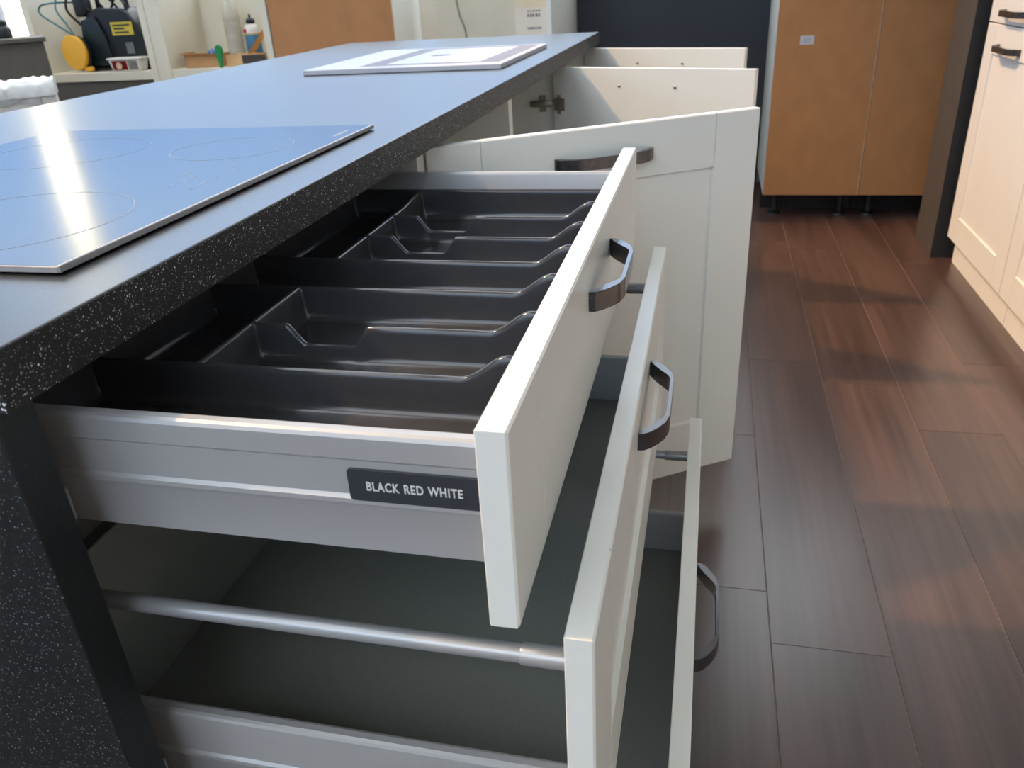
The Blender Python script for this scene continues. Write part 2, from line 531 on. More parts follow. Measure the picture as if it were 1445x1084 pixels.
# ------------------------------------------------------------------ builders shared by fronts
def front_mesh(w, h, t, s, rl, place, slab=False, rb=None):
    """framed front: stiles and rails with fine joints and a sunk panel.
    place(u, n, v): u across, n outwards (0 = face), v up"""
    c, g, e, dp = 0.0016, 0.0014, 0.0022, 0.0055
    rb = rb or rl
    us = [0, c, s - g, s, s + g, s + g + e, w - s - g - e, w - s - g, w - s, w - s + g, w - c, w]
    vs = [0, c, h - c, h] if slab else [0, c, rb, rb + e, h - rl - e, h - rl, h - c, h]
    def depth(u, v):
        d = 0.0
        if u <= 0 or u >= w or v <= 0 or v >= h:
            return c
        on_rail = slab or v <= rb or v >= h - rl
        if abs(u - s) < 1e-6 or abs(u - (w - s)) < 1e-6:
            d = 0.0032 if on_rail else 0.0
        if not slab and s + g + e - 1e-6 <= u <= w - s - g - e + 1e-6 and rb + e - 1e-6 <= v <= h - rl - e + 1e-6:
            d = dp
        return d
    bm = bmesh.new()
    G = [[bm.verts.new(place(u, -depth(u, v), v)) for v in vs] for u in us]
    for i in range(len(us) - 1):
        for j in range(len(vs) - 1):
            bm.faces.new((G[i][j], G[i + 1][j], G[i + 1][j + 1], G[i][j + 1]))
    ring = [G[i][0] for i in range(len(us))] + [G[-1][j] for j in range(1, len(vs))] + \
           [G[i][-1] for i in range(len(us) - 2, -1, -1)] + [G[0][j] for j in range(len(vs) - 2, 0, -1)]
    uv = [(u, 0) for u in us] + [(w, v) for v in vs[1:]] + [(u, h) for u in reversed(us[:-1])] + [(0, v) for v in reversed(vs[1:-1])]
    ci = 0.0008
    def clamp(u, v, k):
        return min(max(u, k), w - k), min(max(v, k), h - k)
    r1 = [bm.verts.new(place(u, -(t - ci), v)) for u, v in uv]
    r2 = [bm.verts.new(place(*((lambda q: (q[0], -t, q[1]))(clamp(u, v, ci))))) for u, v in uv]
    n = len(ring)
    for a, b in ((ring, r1), (r1, r2)):
        for i in range(n):
            bm.faces.new((a[i], a[(i + 1) % n], b[(i + 1) % n], b[i]))
    bm.faces.new(r2)
    bmesh.ops.remove_doubles(bm, verts=bm.verts, dist=1e-6)
    return bm

def handle_mesh(place, z0, L=0.168, H=0.019, out=0.028):
    """bow handle: leaf-shaped feet running into a thin flat bar. place(u, n, v), u from the middle"""
    a = L / 2
    k = out / 0.028
    outer = [(-a, 0), (-a + 0.0008, 0.006 * k), (-a + 0.005, 0.0115 * k), (-a + 0.014, 0.0185 * k), (-a + 0.026, 0.0245 * k), (-a + 0.036, 0.0275 * k), (-a + 0.043, 0.0282 * k)]
    inner = [(-a + 0.0022, 0), (-a + 0.006, 0.0022 * k), (-a + 0.014, 0.0065 * k), (-a + 0.024, 0.013 * k), (-a + 0.033, 0.0198 * k), (-a + 0.039, 0.0238 * k), (-a + 0.045, 0.0252 * k)]
    prof = outer + [(-u, n) for u, n in reversed(outer)] + [(-u, n) for u, n in inner] + list(reversed(inner))
    bm = bmesh.new()
    extrude(bm, prof, lambda p, q, t: place(p, q, t), z0, z0 + H, bevel=0.0007)
    return bm

# ------------------------------------------------------------------ island worktop, end panel, plinth
WX, WXL, WY0, WY1, WTOP, WBOT = -0.271, -1.19, -0.031, 2.64, 0.858, 0.82
def worktop():
    bm = bbox(bmesh.new(), (WXL, WY0, WBOT), (WX, WY1, WTOP))
    es = [e for e in bm.edges if all(v.co.z > 0.85 for v in e.verts)]
    bmesh.ops.bevel(bm, geom=es, offset=0.0015, segments=2, affect='EDGES', profile=0.5)
    for f in bm.faces:
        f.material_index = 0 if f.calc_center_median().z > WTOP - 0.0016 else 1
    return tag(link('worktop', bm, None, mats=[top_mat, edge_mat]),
               'long black speckled worktop covering the whole kitchen island', 'worktop')
worktop()
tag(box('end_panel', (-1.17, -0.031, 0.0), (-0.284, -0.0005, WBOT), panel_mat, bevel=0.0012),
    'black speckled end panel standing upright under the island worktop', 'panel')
tag(box('plinth', (-0.37, 0.0, 0.0), (-0.354, 2.6, 0.0995), dark_base, bevel=0.001),
    'low black plinth board along the foot of the island cabinets', 'plinth')

# ------------------------------------------------------------------ drawer cabinet
CX0, CX1 = -0.83, -0.303
DL = 0.796
dc = thing('drawer_cabinet', 'white island drawer cabinet with three drawers pulled out in steps', 'cabinet', (-0.56, 0.4, 0.0))
O = (-0.56, 0.4, 0.0)
def carcase(parent, org, y0, y1, m=white_in, first=None):
    box('side_panel', (CX0, y0 + 0.0005, 0.1), (CX1, y0 + 0.016, WBOT - 0.0005), first or m, parent, org, 0.0006, 1)
    box('side_panel', (CX0, y1 - 0.016, 0.1), (CX1, y1 - 0.0005, WBOT - 0.0005), m, parent, org, 0.0006, 1)
    box('bottom_panel', (CX0, y0 + 0.016, 0.1), (CX1, y1 - 0.016, 0.116), m, parent, org)
    box('back_panel', (CX0, y0 + 0.016, 0.116), (CX0 + 0.004, y1 - 0.016, WBOT - 0.001), m, parent, org)
    for y in (y0 + 0.06, y1 - 0.06):
        for xx in (CX0 + 0.07, CX1 - 0.115):
            link('foot', lathe(bmesh.new(), [(0.03, 0.0), (0.028, 0.008), (0.014, 0.014), (0.014, 0.085), (0.03, 0.09), (0.03, 0.1)], (xx, y, 0)), black, parent, org, smooth=True)
carcase(dc, O, 0.0, 0.8, first=grey_board)
box('top_rail', (CX1 - 0.08, 0.016, 0.803), (CX1, 0.784, 0.819), white_in, dc, O)

YA, YB = 0.028, 0.768      # outer faces of the metal drawer sides
def side_profile(flip):
    p = [(0.0036, 0), (0.0012, -0.0011), (0, -0.0036), (0, -0.0185), (0.0016, -0.0206), (0.0016, -0.046), (-0.0004, -0.0486),
         (-0.0004, -0.0522), (0.0012, -0.0556), (0.0026, -0.091), (0.0125, -0.091), (0.0125, -0.0036), (0.0114, -0.0011), (0.009, 0)]
    return p
def drawer(xf, ztop, h, rim, kind, length=0.43):
    """xf: inner face of the front, ztop: its top edge, rim: top of the metal sides"""
    xb = xf - length
    zb = rim - 0.086
    d = box('drawer', (xb + 0.001, YA + 0.0125, zb), (xf - 0.0005, YB - 0.0125, zb + 0.012), drawer_base, dc, O)
    for side in (0, 1):
        fn = (lambda p, q, t: (t, YA + p, rim + q)) if side == 0 else (lambda p, q, t: (t, YB - p, rim + q))
        link('side_wall', extrude(bmesh.new(), side_profile(side), fn, xb, xf - 0.0003), steel, d, O, smooth=24)
        yo = (YA - 0.0115, YA - 0.0008) if side == 0 else (YB + 0.0008, YB + 0.0115)
        box('runner', (-0.78, yo[0], rim - 0.088), (-0.312, yo[1], rim - 0.06), rail_steel, d, O, 0.001, 1)
    bh = 0.0 if kind == 0 else 0.11
    box('back_panel', (xb - 0.016, YA + 0.004, zb), (xb, YB - 0.004, rim - 0.004 + bh), drawer_base, d, O, 0.001, 1)
    T = 0.0192
    link('drawer_front', front_mesh(DL, h, T, 0.09, 0.082, lambda u, n, v: (xf + T + n, u, ztop - h + v), slab=(kind == 0), rb=0.09), white, d, O, smooth=20)
    link('handle', handle_mesh(lambda u, n, v: (xf + T + n, 0.395 + u, v), ztop - 0.035 - 0.019), handle_metal, d, O, smooth=22)
    if kind:
        zr = ztop - 0.0525
        for y in (YA + 0.006, YB - 0.006):
            bm = tube(bmesh.new(), [(xb, y, zr), (xf - 0.036, y, zr), (xf - 0.036, y, zr), (xf - 0.0345, y, zr), (xf - 0.0003, y, zr)],
                      [0.0068, 0.0068, 0.0076, 0.008, 0.008], n=20)
            link('gallery_rail', bm, rail_steel, d, O, smooth=40)
    return d
d1 = drawer(0.0, 0.812, 0.14, 0.787, 0)
d2 = drawer(0.0462, 0.669, 0.2796, 0.506, 1)
d3 = drawer(0.1114, 0.386, 0.2796, 0.222, 1)

# badge on the side of the upper drawer
bx0, bx1, bz0, bz1 = -0.0945, -0.0008, 0.7378, 0.7612
def badge():
    bm = bmesh.new()
    rr = 0.0025
    pts = []
    for cx, cz, a0 in ((bx0 + rr, bz0 + rr, 180), (bx1 - 0.0003, bz0 + 0.0003, 270), (bx1 - 0.0003, bz1 - 0.0003, 0), (bx0 + rr, bz1 - rr, 90)):
        q = rr if cx < bx0 + 0.01 else 0.0003
        for k in range(5):
            a = math.radians(a0 + 90 * k / 4)
            pts.append((cx + q * math.cos(a), cz + q * math.sin(a)))
    extrude(bm, pts, lambda p, q, t: (p, t, q), YA - 0.0006, YA + 0.0025)
    return link('name_plate', bm, badge_mat, d1, O)
badge()
cu = bpy.data.curves.new('lettering', 'FONT')
cu.body = 'BLACK RED WHITE'
cu.size = 0.0098
cu.extrude = 0.00012
cu.offset = 0.0002
cu.space_character = 1.12
cu.space_word = 1.25
cu.align_x = 'LEFT'
to = bpy.data.objects.new('lettering_source', cu)
COL.objects.link(to)
bpy.context.view_layer.update()
tm = bpy.data.meshes.new_from_object(to.evaluated_get(bpy.context.evaluated_depsgraph_get()))
bpy.data.objects.remove(to)
xs_ = [v.co.x for v in tm.vertices]
zs_ = [v.co.y for v in tm.vertices]
tw, thh = max(xs_) - min(xs_), max(zs_) - min(zs_)
tx0, tx1 = -0.0822, -0.0188
tzc = (bz0 + bz1) / 2
for v in tm.vertices:
    x_, y_, z_ = v.co
    v.co = ((x_ - min(xs_)) / tw * (tx1 - tx0) + tx0 - O[0], YA - 0.00075 - z_ - O[1], (y_ - min(zs_)) / thh * 0.0068 - 0.0034 + tzc - O[2])
tm.name = 'lettering'
tm.materials.clear()
tm.materials.append(letter_mat)
lo_ = bpy.data.objects.new('lettering', tm)
COL.objects.link(lo_)
lo_.parent = d1

# ------------------------------------------------------------------ cutlery tray in the upper drawer
def cutlery_tray():
    x0, x1, y0, y1 = -0.402, -0.0035, YA + 0.0135, YB - 0.0135
    zf, zr = 0.7225, 0.757
    R = [0.171, 0.262, 0.359, 0.452, 0.543, 0.636]
    XW = -0.292
    rise = lambda x: 0.0 if x < -0.062 else 0.020 * (lambda t: t * t * (3 - 2 * t))(min(1.0, (x + 0.062) / 0.040))
    def notch(x):
        pts = [(-0.257, 0), (-0.254, -0.0015), (-0.241, -0.0185), (-0.237, -0.020), (-0.192, -0.020), (-0.188, -0.0185), (-0.177, -0.0015), (-0.174, 0)]
        if x <= pts[0][0] or x >= pts[-1][0]:
            return 0.0
        for (a, b), (c, d) in zip(pts, pts[1:]):
            if a <= x <= c:
                return b + (d - b) * (x - a) / (c - a)
    offs = [0, 0.0011, 0.0021, 0.0028, 0.0033, 0.0036, 0.0048, 0.0062, 0.0085, 0.011, 0.016]
    def prof(d, top, floor_z):
        # rounded ridge 5 mm wide, drafted flanks, filleted foot
        d = abs(d)
        w = 0.0034
        if d <= w:
            return top - (w - math.sqrt(max(0, w * w - d * d)))
        k = (d - w) / 0.0076
        if k >= 1:
            return floor_z
        base = top - w
        return floor_z + (base - floor_z) * (1 - k) ** 3.2 * 0.96 + (base - floor_z) * 0.04 * (1 - k)
    ysl = set()
    for yy in R:
        for o_ in offs:
            ysl.update((yy - o_, yy + o_))
    for o_ in offs:
        ysl.update((y0 + 0.0026 + o_, y1 - 0.0026 - o_))
    ysl.update((y0, y1))
    allr = [y0] + R + [y1]
    for a, b in zip(allr, allr[1:]):
        for k in (0.3, 0.5, 0.7):
            ysl.add(a + (b - a) * k)
    xsl = set()
    for o_ in offs:
        xsl.update((XW - o_, XW + o_, x0 + 0.0026 + o_, x1 - 0.012 - o_))
    xsl.update((x0, x1, x1 - 0.004, x1 - 0.008))
    xsl.update((-0.257, -0.254, -0.2475, -0.241, -0.237, -0.192, -0.188, -0.1825, -0.177, -0.174))
    xsl.update([-0.062 + 0.004 * k for k in range(12)])
    xsl.update([-0.38 + 0.02 * k for k in range(4)] + [-0.16 + 0.02 * k for k in range(5)])
    def uniq(s):
        s = sorted(s)
        out = [s[0]]
        for v in s[1:]:
            if v - out[-1] > 0.0003:
                out.append(v)
        return out
    X = [v for v in uniq(xsl) if x0 <= v <= x1]
    Y = [v for v in uniq(ysl) if y0 <= v <= y1]
    def height(x, y):
        z = zf
        # long ridges run to the back; the notched ones only to the cross wall
        for i, yy in enumerate(R):
            full = i in (0, 2, 3)
            if not full and x < XW:
                continue
            top = zr + rise(x) + (0 if full else notch(x))
            z = max(z, prof(y - yy, top, zf))
        if (R[0] <= y <= R[2]) or y >= R[3]:
            top = zr
            if y > R[5] + 0.05:
                top += 0.006 * min(1, (y - R[5] - 0.05) / 0.05)
            z = max(z, prof(x - XW, top, zf))
        # rim all round
        rim_t = 0.765
        z = max(z, prof(max(0, y - y0 - 0.0026), rim_t - 0.002 if False else 0.764, zf), prof(max(0, y1 - 0.0026 - y), 0.764, zf), prof(max(0, x - x0 - 0.0026), 0.764, zf))
        z = max(z, prof(max(0, x1 - 0.012 - x), zr + 0.020, zf))
        return z
    bm = bmesh.new()
    G = [[bm.verts.new((x, y, height(x, y))) for y in Y] for x in X]
    for i in range(len(X) - 1):
        for j in range(len(Y) - 1):
            bm.faces.new((G[i][j], G[i + 1][j], G[i + 1][j + 1], G[i][j + 1]))
    nx, ny = len(X), len(Y)
    ring = [G[i][0] for i in range(nx)] + [G[-1][j] for j in range(1, ny)] + [G[i][-1] for i in range(nx - 2, -1, -1)] + [G[0][j] for j in range(ny - 2, 0, -1)]
    low = [bm.verts.new((v.co.x, v.co.y, 0.7135)) for v in ring]
    n = len(ring)
    for i in range(n):
        bm.faces.new((ring[i], ring[(i + 1) % n], low[(i + 1) % n], low[i]))
    bm.faces.new(low)
    return tag(link('cutlery_tray', bm, tray_plastic, smooth=50), 'dark grey plastic cutlery tray with notched dividers lying in the top drawer', 'tray')
cutlery_tray()

# ------------------------------------------------------------------ door cabinets of the island
def hinge_arm(x, y, z, s):
    """concealed hinge: cross-shaped mounting plate, arm and link; s = -1 fixed to a far side panel"""
    bm = bmesh.new()
    bbox(bm, (x - 0.052, min(y, y + s * 0.004), z - 0.022), (x - 0.034, max(y, y + s * 0.004), z + 0.022), 0.001, 1)
    bbox(bm, (x - 0.078, min(y, y + s * 0.013), z - 0.0085), (x - 0.016, max(y, y + s * 0.013), z + 0.0085), 0.003, 2)
    bbox(bm, (x - 0.018, min(y + s * 0.003, y + s * 0.011), z - 0.006), (x + 0.014, max(y + s * 0.003, y + s * 0.011), z + 0.006), 0.002, 1)
    return bm

def door_cabinet(label, y0, y1, deg, w, hinge_near, hx, hy, group=None):
    org = (-0.56, (y0 + y1) / 2, 0.0)
    c = thing('base_cabinet', label, 'cabinet', org, group=group)
    carcase(c, org, y0, y1)
    box('shelf', (CX0 + 0.01, y0 + 0.017, 0.44), (CX1 - 0.03, y1 - 0.017, 0.456), white_in, c, org, 0.0006, 1)
    h, T = 0.712, 0.0192
    if hinge_near:
        pl = lambda u, n, v: (u, -n, v)           # outside faces the near end
        pin = lambda u, n, v: (u, T + n, v)
    else:
        pl = lambda u, n, v: (u, T + n, v)        # outside faces the far end
        pin = lambda u, n, v: (u, -n, v)
    d = link('door', front_mesh(w, h, T, 0.0875, 0.09, pl, rb=0.115), white, c, smooth=20)
    d.location = (hx - org[0], hy - org[1], 0.1)
    d.rotation_euler = (0, 0, math.radians(deg))
    link('handle', handle_mesh(lambda u, n, v: pl(w / 2 + u, n, v), h - 0.042 - 0.019, L=0.178), handle_metal, d, smooth=22)
    # inside of the door: hinge cups and the two handle screws
    for z in (0.1, 0.615):
        bm = bmesh.new()
        lo = pin(0.010, 0.0, z - 0.026); hi = pin(0.024, 0.0018, z + 0.026)
        bbox(bm, tuple(min(p, q) for p, q in zip(lo, hi)), tuple(max(p, q) for p, q in zip(lo, hi)), 0.0007, 1)
        lo = pin(0.004, 0.0, z - 0.0165); hi = pin(0.036, 0.0042, z + 0.0165)
        bbox(bm, tuple(min(p, q) for p, q in zip(lo, hi)), tuple(max(p, q) for p, q in zip(lo, hi)), 0.0015, 2)
        link('hinge_cup', bm, hinge_mat, d, smooth=30)
    for u in (w / 2 - 0.08, w / 2 + 0.08):
        s0, s1 = pin(u, 0, h - 0.045), pin(u, 0.0022, h - 0.045)
        bm = bmesh.new()
        sg = 1 if s1[1] > s0[1] else -1
        lathe(bm, [(0.0042, 0.0), (0.0042, sg * 0.0008), (0.003, sg * 0.002), (0.0012, sg * 0.0022)], (u, s0[1], s0[2]), 14, 'y')
        link('screw', bm, hinge_mat, d, smooth=40)
    ys = y0 + 0.0165 if hinge_near else y1 - 0.0165
    for z in (0.2, 0.715):
        link('hinge', hinge_arm(CX1, ys, z, 1 if hinge_near else -1), hinge_mat, c, org, smooth=30)
    for z in (0.30, 0.60, 0.7):
        link('peg_hole_cap', lathe(bmesh.new(), [(0.0028, 0), (0.0028, -0.0012), (0.001, -0.002)], (CX1 - 0.05, y1 - 0.0165, z), 10, 'y') if not (not hinge_near and z == 0.7)
             else lathe(bmesh.new(), [(0.0028, 0), (0.0028, -0.0012), (0.001, -0.002)], (CX1 - 0.2, y1 - 0.0165, z), 10, 'y'), black, c, org)
    return c
door_cabinet('white island cabinet next to the drawers, its framed door half open showing its handle', 0.8, 1.4, 33.35, 0.598, True, -0.298, 0.8135)
door_cabinet('white island cabinet with half-open door, standing between two other door cabinets', 1.4, 2.0, -22.5, 0.572, False, -0.311, 1.966)
door_cabinet('white island cabinet with half-open door at the end farthest from the drawers', 2.0, 2.6, -24.0, 0.572, False, -0.312, 2.574)

# ------------------------------------------------------------------ cooktop
hob = thing('cooktop', 'black glass induction cooktop with thin metal edge lying on the worktop', 'cooktop', (-0.585, 0.4, WTOP))
OH = (-0.585, 0.4, WTOP)
hx0, hx1, hy0, hy1 = -0.842, -0.331, 0.1, 0.703
HZ = WTOP + 0.0015
box('underside', (hx0 + 0.02, hy0 + 0.012, WTOP + 0.0002), (hx1 - 0.006, hy1 - 0.012, HZ), black, hob, OH)
g_ = box('glass', (hx0, hy0, HZ), (hx1 - 0.002, hy1, HZ + 0.0048), hob_glass, hob, OH, 0.0006, 1)
box('edge_trim', (hx1 - 0.0019, hy0 - 0.001, HZ), (hx1 + 0.0012, hy1, HZ + 0.0053), alu, hob, OH, 0.0006, 1)
box('edge_trim', (hx0, hy0 - 0.0015, HZ), (hx1, hy0 - 0.0001, HZ + 0.0050), alu, hob, OH, 0.0005, 1)
zt_ = HZ + 0.00485
def ring_mesh(cx, cy, ra, wd, a0=0, a1=360):
    bm = bmesh.new()
    n = 64
    P = []
    for k in range(n + 1):
        a = math.radians(a0 + (a1 - a0) * k / n)
        P.append([bm.verts.new((cx + rr * math.cos(a), cy + rr * math.sin(a), zz)) for rr, zz in ((ra, zt_), (ra, zt_ + 0.00006), (ra + wd, zt_ + 0.00006), (ra + wd, zt_))])
    for a, b in zip(P, P[1:]):
        for i in range(3):
            bm.faces.new((a[i], b[i], b[i + 1], a[i + 1]))
    bmesh.ops.remove_doubles(bm, verts=bm.verts, dist=1e-7)
    return bm
for cx, cy, ra in ((-0.482, 0.215, 0.105), (-0.452, 0.545, 0.073), (-0.70, 0.235, 0.073), (-0.68, 0.53, 0.10)):
    link('cooking_zone', ring_mesh(cx, cy, ra, 0.0011), zone_print, hob, OH)
for k, (xx, yy) in enumerate(((-0.405, 0.345), (-0.405, 0.365), (-0.405, 0.385), (-0.375, 0.335), (-0.375, 0.355), (-0.375, 0.375), (-0.375, 0.42), (-0.39, 0.44), (-0.42, 0.40))):
    box('touch_mark', (xx - 0.001, yy - 0.006, zt_), (xx + 0.001, yy + 0.006, zt_ + 0.00006), zone_print, hob, OH)
box('touch_mark', (-0.353, 0.615, zt_), (-0.347, 0.66, zt_ + 0.00006), zone_print, hob, OH)

# ------------------------------------------------------------------ printed board lying on the worktop
def board():
    z0 = WTOP + 0.0003
    b = thing('sample_board', 'white printed sample board with grey framed picture lying flat on worktop', 'board', (-0.58, 1.745, z0))
    OB = (-0.58, 1.745, z0)
    box('board', (-0.812, 1.472, z0), (-0.336, 2.018, z0 + 0.011), paper, b, OB, 0.0012, 1)
    zz = z0 + 0.0111
    bm = bmesh.new()
    x0, x1, y0, y1 = -0.69, -0.352, 1.52, 2.0
    i = 0.052
    for q in ((x0, y0, x0 + i, y1), (x1 - i, y0, x1, y1), (x0 + i, y0, x1 - i, y0 + i * 0.6), (x0 + i, y1 - i * 0.6, x1 - i, y1)):
        bbox(bm, (q[0], q[1], zz - 0.0005), (q[2], q[3], zz + 0.0001))
    link('printed_border', bm, print_grey, b, OB)
    bm = bmesh.new()
    bmesh.ops.create_circle(bm, cap_ends=True, radius=0.03, segments=24)
    for v in bm.verts:
        v.co = Vector((-0.565 + v.co.x * 0.9, 1.76 + v.co.y * 0.75, zz + 0.0001))
    link('printed_emblem', bm, print_dark, b, OB)
board()

# ------------------------------------------------------------------ white tall units opposite the island
def tall_unit(label, y0, y1):
    org = (1.3, (y0 + y1) / 2, 0.0)
    t = thing('tall_cabinet', label, 'cabinet', org)
    box('body', (1.0205, y0 + 0.001, 0.1), (1.58, y1 - 0.001, 2.1), white_in, t, org, 0.0008, 1)
    box('plinth', (1.032, y0 + 0.001, 0.0), (1.05, y1 - 0.001, 0.099), cream_front, t, org, 0.001, 1)
    for z0, z1, hz in ((0.1, 0.8245, 0.752), (0.8285, 2.1, 0.853)):
        w = y1 - y0 - 0.004
        pl = lambda u, n, v: (1.0 - n, y1 - 0.002 - u, z0 + v)
        d = link('door', front_mesh(w, z1 - z0, 0.0192, 0.09, 0.088, pl, rb=0.09), cream_front, t, org, smooth=20)
        link('handle', handle_mesh(lambda u, n, v: (1.0 - n, y1 - 0.262 - u, v), hz, L=0.215, H=0.018, out=0.032), handle_metal, d, org, smooth=22)
tall_unit('white tall cabinet with framed doors standing against the dark pier', 2.196, 2.82)
tall_unit('white tall cabinet with framed doors, the neighbour not touching the pier', 1.572, 2.194)

# ------------------------------------------------------------------ tall carcases seen from the back (brown hardboard)
def backs(label, x0, x1, y0, depth, ztop, sticker=False, name='cabinet_carcase', grp=None):
    org = ((x0 + x1) / 2, y0 + depth / 2, 0.0)
    t = thing(name, label, 'cabinet', org, group=grp)
    z0 = 0.1
    box('side_panel', (x0 + 0.0005, y0 + 0.003, z0), (x0 + 0.016, y0 + depth, ztop), white, t, org, 0.0006, 1)
    box('side_panel', (x1 - 0.016, y0 + 0.003, z0), (x1 - 0.0005, y0 + depth, ztop), white, t, org, 0.0006, 1)
    box('back_panel', (x0 + 0.0005, y0, z0), (x1 - 0.002, y0 + 0.003, ztop), hardboard, t, org)
    box('panel_edge', (x1 - 0.0035, y0 - 0.0008, z0), (x1 - 0.0012, y0 + 0.003, ztop), hardboard_edge, t, org)
    box('bottom_panel', (x0 + 0.016, y0 + 0.003, z0), (x1 - 0.016, y0 + depth, z0 + 0.016), white_in, t, org)
    box('top_panel', (x0 + 0.016, y0 + 0.003, ztop - 0.016), (x1 - 0.016, y0 + depth, ztop), white_in, t, org)
    for xx in (x0 + 0.06, x1 - 0.06):
        for yy in (y0 + 0.06, y0 + depth - 0.06):
            link('foot', lathe(bmesh.new(), [(0.03, 0.0), (0.028, 0.008), (0.014, 0.014), (0.014, 0.085), (0.03, 0.09), (0.03, 0.1)], (xx, yy, 0)), black, t, org, smooth=True)
    box('plinth', (x0 + 0.002, y0 + 0.16, 0.0), (x1 - 0.002, y0 + 0.176, 0.099), dark_base, t, org)
    if sticker:
        box('sticker', (0.468, y0 - 0.0006, 0.729), (0.522, y0 - 0.0001, 0.763), paper, t, org)
        for q in range(3):
            box('printed_line', (0.478, y0 - 0.0009, 0.738 + q * 0.007), (0.512, y0 - 0.0006, 0.7395 + q * 0.007), print_grey, t, org)
    return t
backs('tall cabinet seen from its brown hardboard back, with a small white sticker', 0.371, 0.776, 3.44, 0.58, 1.75, True)
backs('tall cabinet seen from its brown hardboard back, beside the dark pier', 0.777, 1.185, 3.44, 0.58, 1.75)
backs('cabinet with brown hardboard back standing between the open shelves and a carton', -1.862, -1.263, 3.3, 0.36, 1.09)

# niche with a black wood-grain board, its white gable on the other side
tag(box('gable_panel', (-0.575, 3.3, 0.0), (-0.557, 4.02, 1.2), white, bevel=0.0008), 'upright white gable panel between the carton and the black board', 'panel')
tag(box('back_board', (-0.556, 4.0, 0.0), (0.3705, 4.02, 1.2), navy, bevel=0.001), 'black wood-grain board filling the niche behind the island doors', 'board')

# carton leaning by the gable, and a cream door leaf behind it
cz = thing('carton', 'tall cream carton with grey printing standing beside the white gable panel', 'carton', (-0.65, 3.42, 0.0))
OC = (-0.65, 3.42, 0.0)
carton_mat = mat('cream_carton', (226, 208, 176), 0.7, var=0.03)
carton_light = mat('carton_wrap', (226, 214, 196), 0.5, var=0.03)
box('body', (-0.722, 3.34, 0.0), (-0.577, 3.5, 0.97), carton_mat, cz, OC, 0.002, 1)
box('wrap', (-0.7225, 3.3385, 0.2), (-0.5765, 3.3395, 0.925), carton_light, cz, OC)
for zc, n_, wd in ((0.912, 6, 0.006), (0.895, 5, 0.012), (0.845, 7, 0.008)):
    for q in range(n_):
        wq = 0.06 / n_
        box('printed_mark', (-0.668 + q * wq, 3.3379, zc - wd / 2), (-0.668 + q * wq + wq * (0.55 + 0.35 * random.random()), 3.3384, zc + wd / 2), print_grey, cz, OC)
lf = thing('door_leaf', 'cream door leaf leaning upright behind the carton', 'door leaf', (-0.9, 3.62, 0.0))
OL = (-0.9, 3.62, 0.0)
box('leaf', (-1.16, 3.6, 0.0), (-0.60, 3.635, 1.1), cream, lf, OL, 0.002, 1)
link('cable', tube(bmesh.new(), bez([(-1.05, 3.593, 1.09), (-1.06, 3.592, 1.0), (-1.045, 3.592, 0.9), (-1.02, 3.592, 0.8), (-1.03, 3.592, 0.5)]), 0.0035, 8), mat('grey_cable', (150, 140, 120), 0.6), lf, OL, smooth=True)

# ------------------------------------------------------------------ open shelves
SH = (-2.5, 3.48, 0.0)
sh = thing('shelf_unit', 'cream open shelf unit holding tools and small boxes', 'shelf unit', SH)
for x0, x1 in ((-3.175, -3.14), (-2.535, -2.50), (-2.462, -2.427), (-1.905, -1.87)):
    box('upright', (x0, 3.3, 0.0), (x1, 3.66, 1.09), cream, sh, SH, 0.001, 1)
box('upright_filler', (-2.4995, 3.302, 0.0), (-2.4625, 3.66, 1.088), cream, sh, SH, 0.001, 1)
for x0, x1 in ((-3.14, -2.535), (-2.427, -1.905)):
    box('back_panel', (x0, 3.65, 0.05), (x1, 3.66, 1.09), cream, sh, SH)
    for z in (0.735,):
        box('shelf', (x0, 3.303, z - 0.04), (x1, 3.65, z), cream, sh, SH, 0.001, 1)
    box('door', (x0 + 0.001, 3.312, 0.06), (x1 - 0.001, 3.33, 0.693), grey_board, sh, SH, 0.001, 1)

# grey cabinet with the overhanging top, and the things on and before it
OG = (-2.742, 2.9, 0.0)
gc = thing('grey_cabinet', 'dark grey low cabinet with overhanging top in front of the window', 'cabinet', OG, rz=math.radians(43))
box('body', (OG[0] - 0.7, OG[1] + 0.006, 0.0), (OG[0] - 0.006, OG[1] + 0.36, 0.902), grey_board, gc, OG, 0.002, 1)
box('top_board', (OG[0] - 0.72, OG[1] - 0.012, 0.903), (OG[0] + 0.006, OG[1] + 0.366, 0.923), grey_board, gc, OG, 0.004, 2)

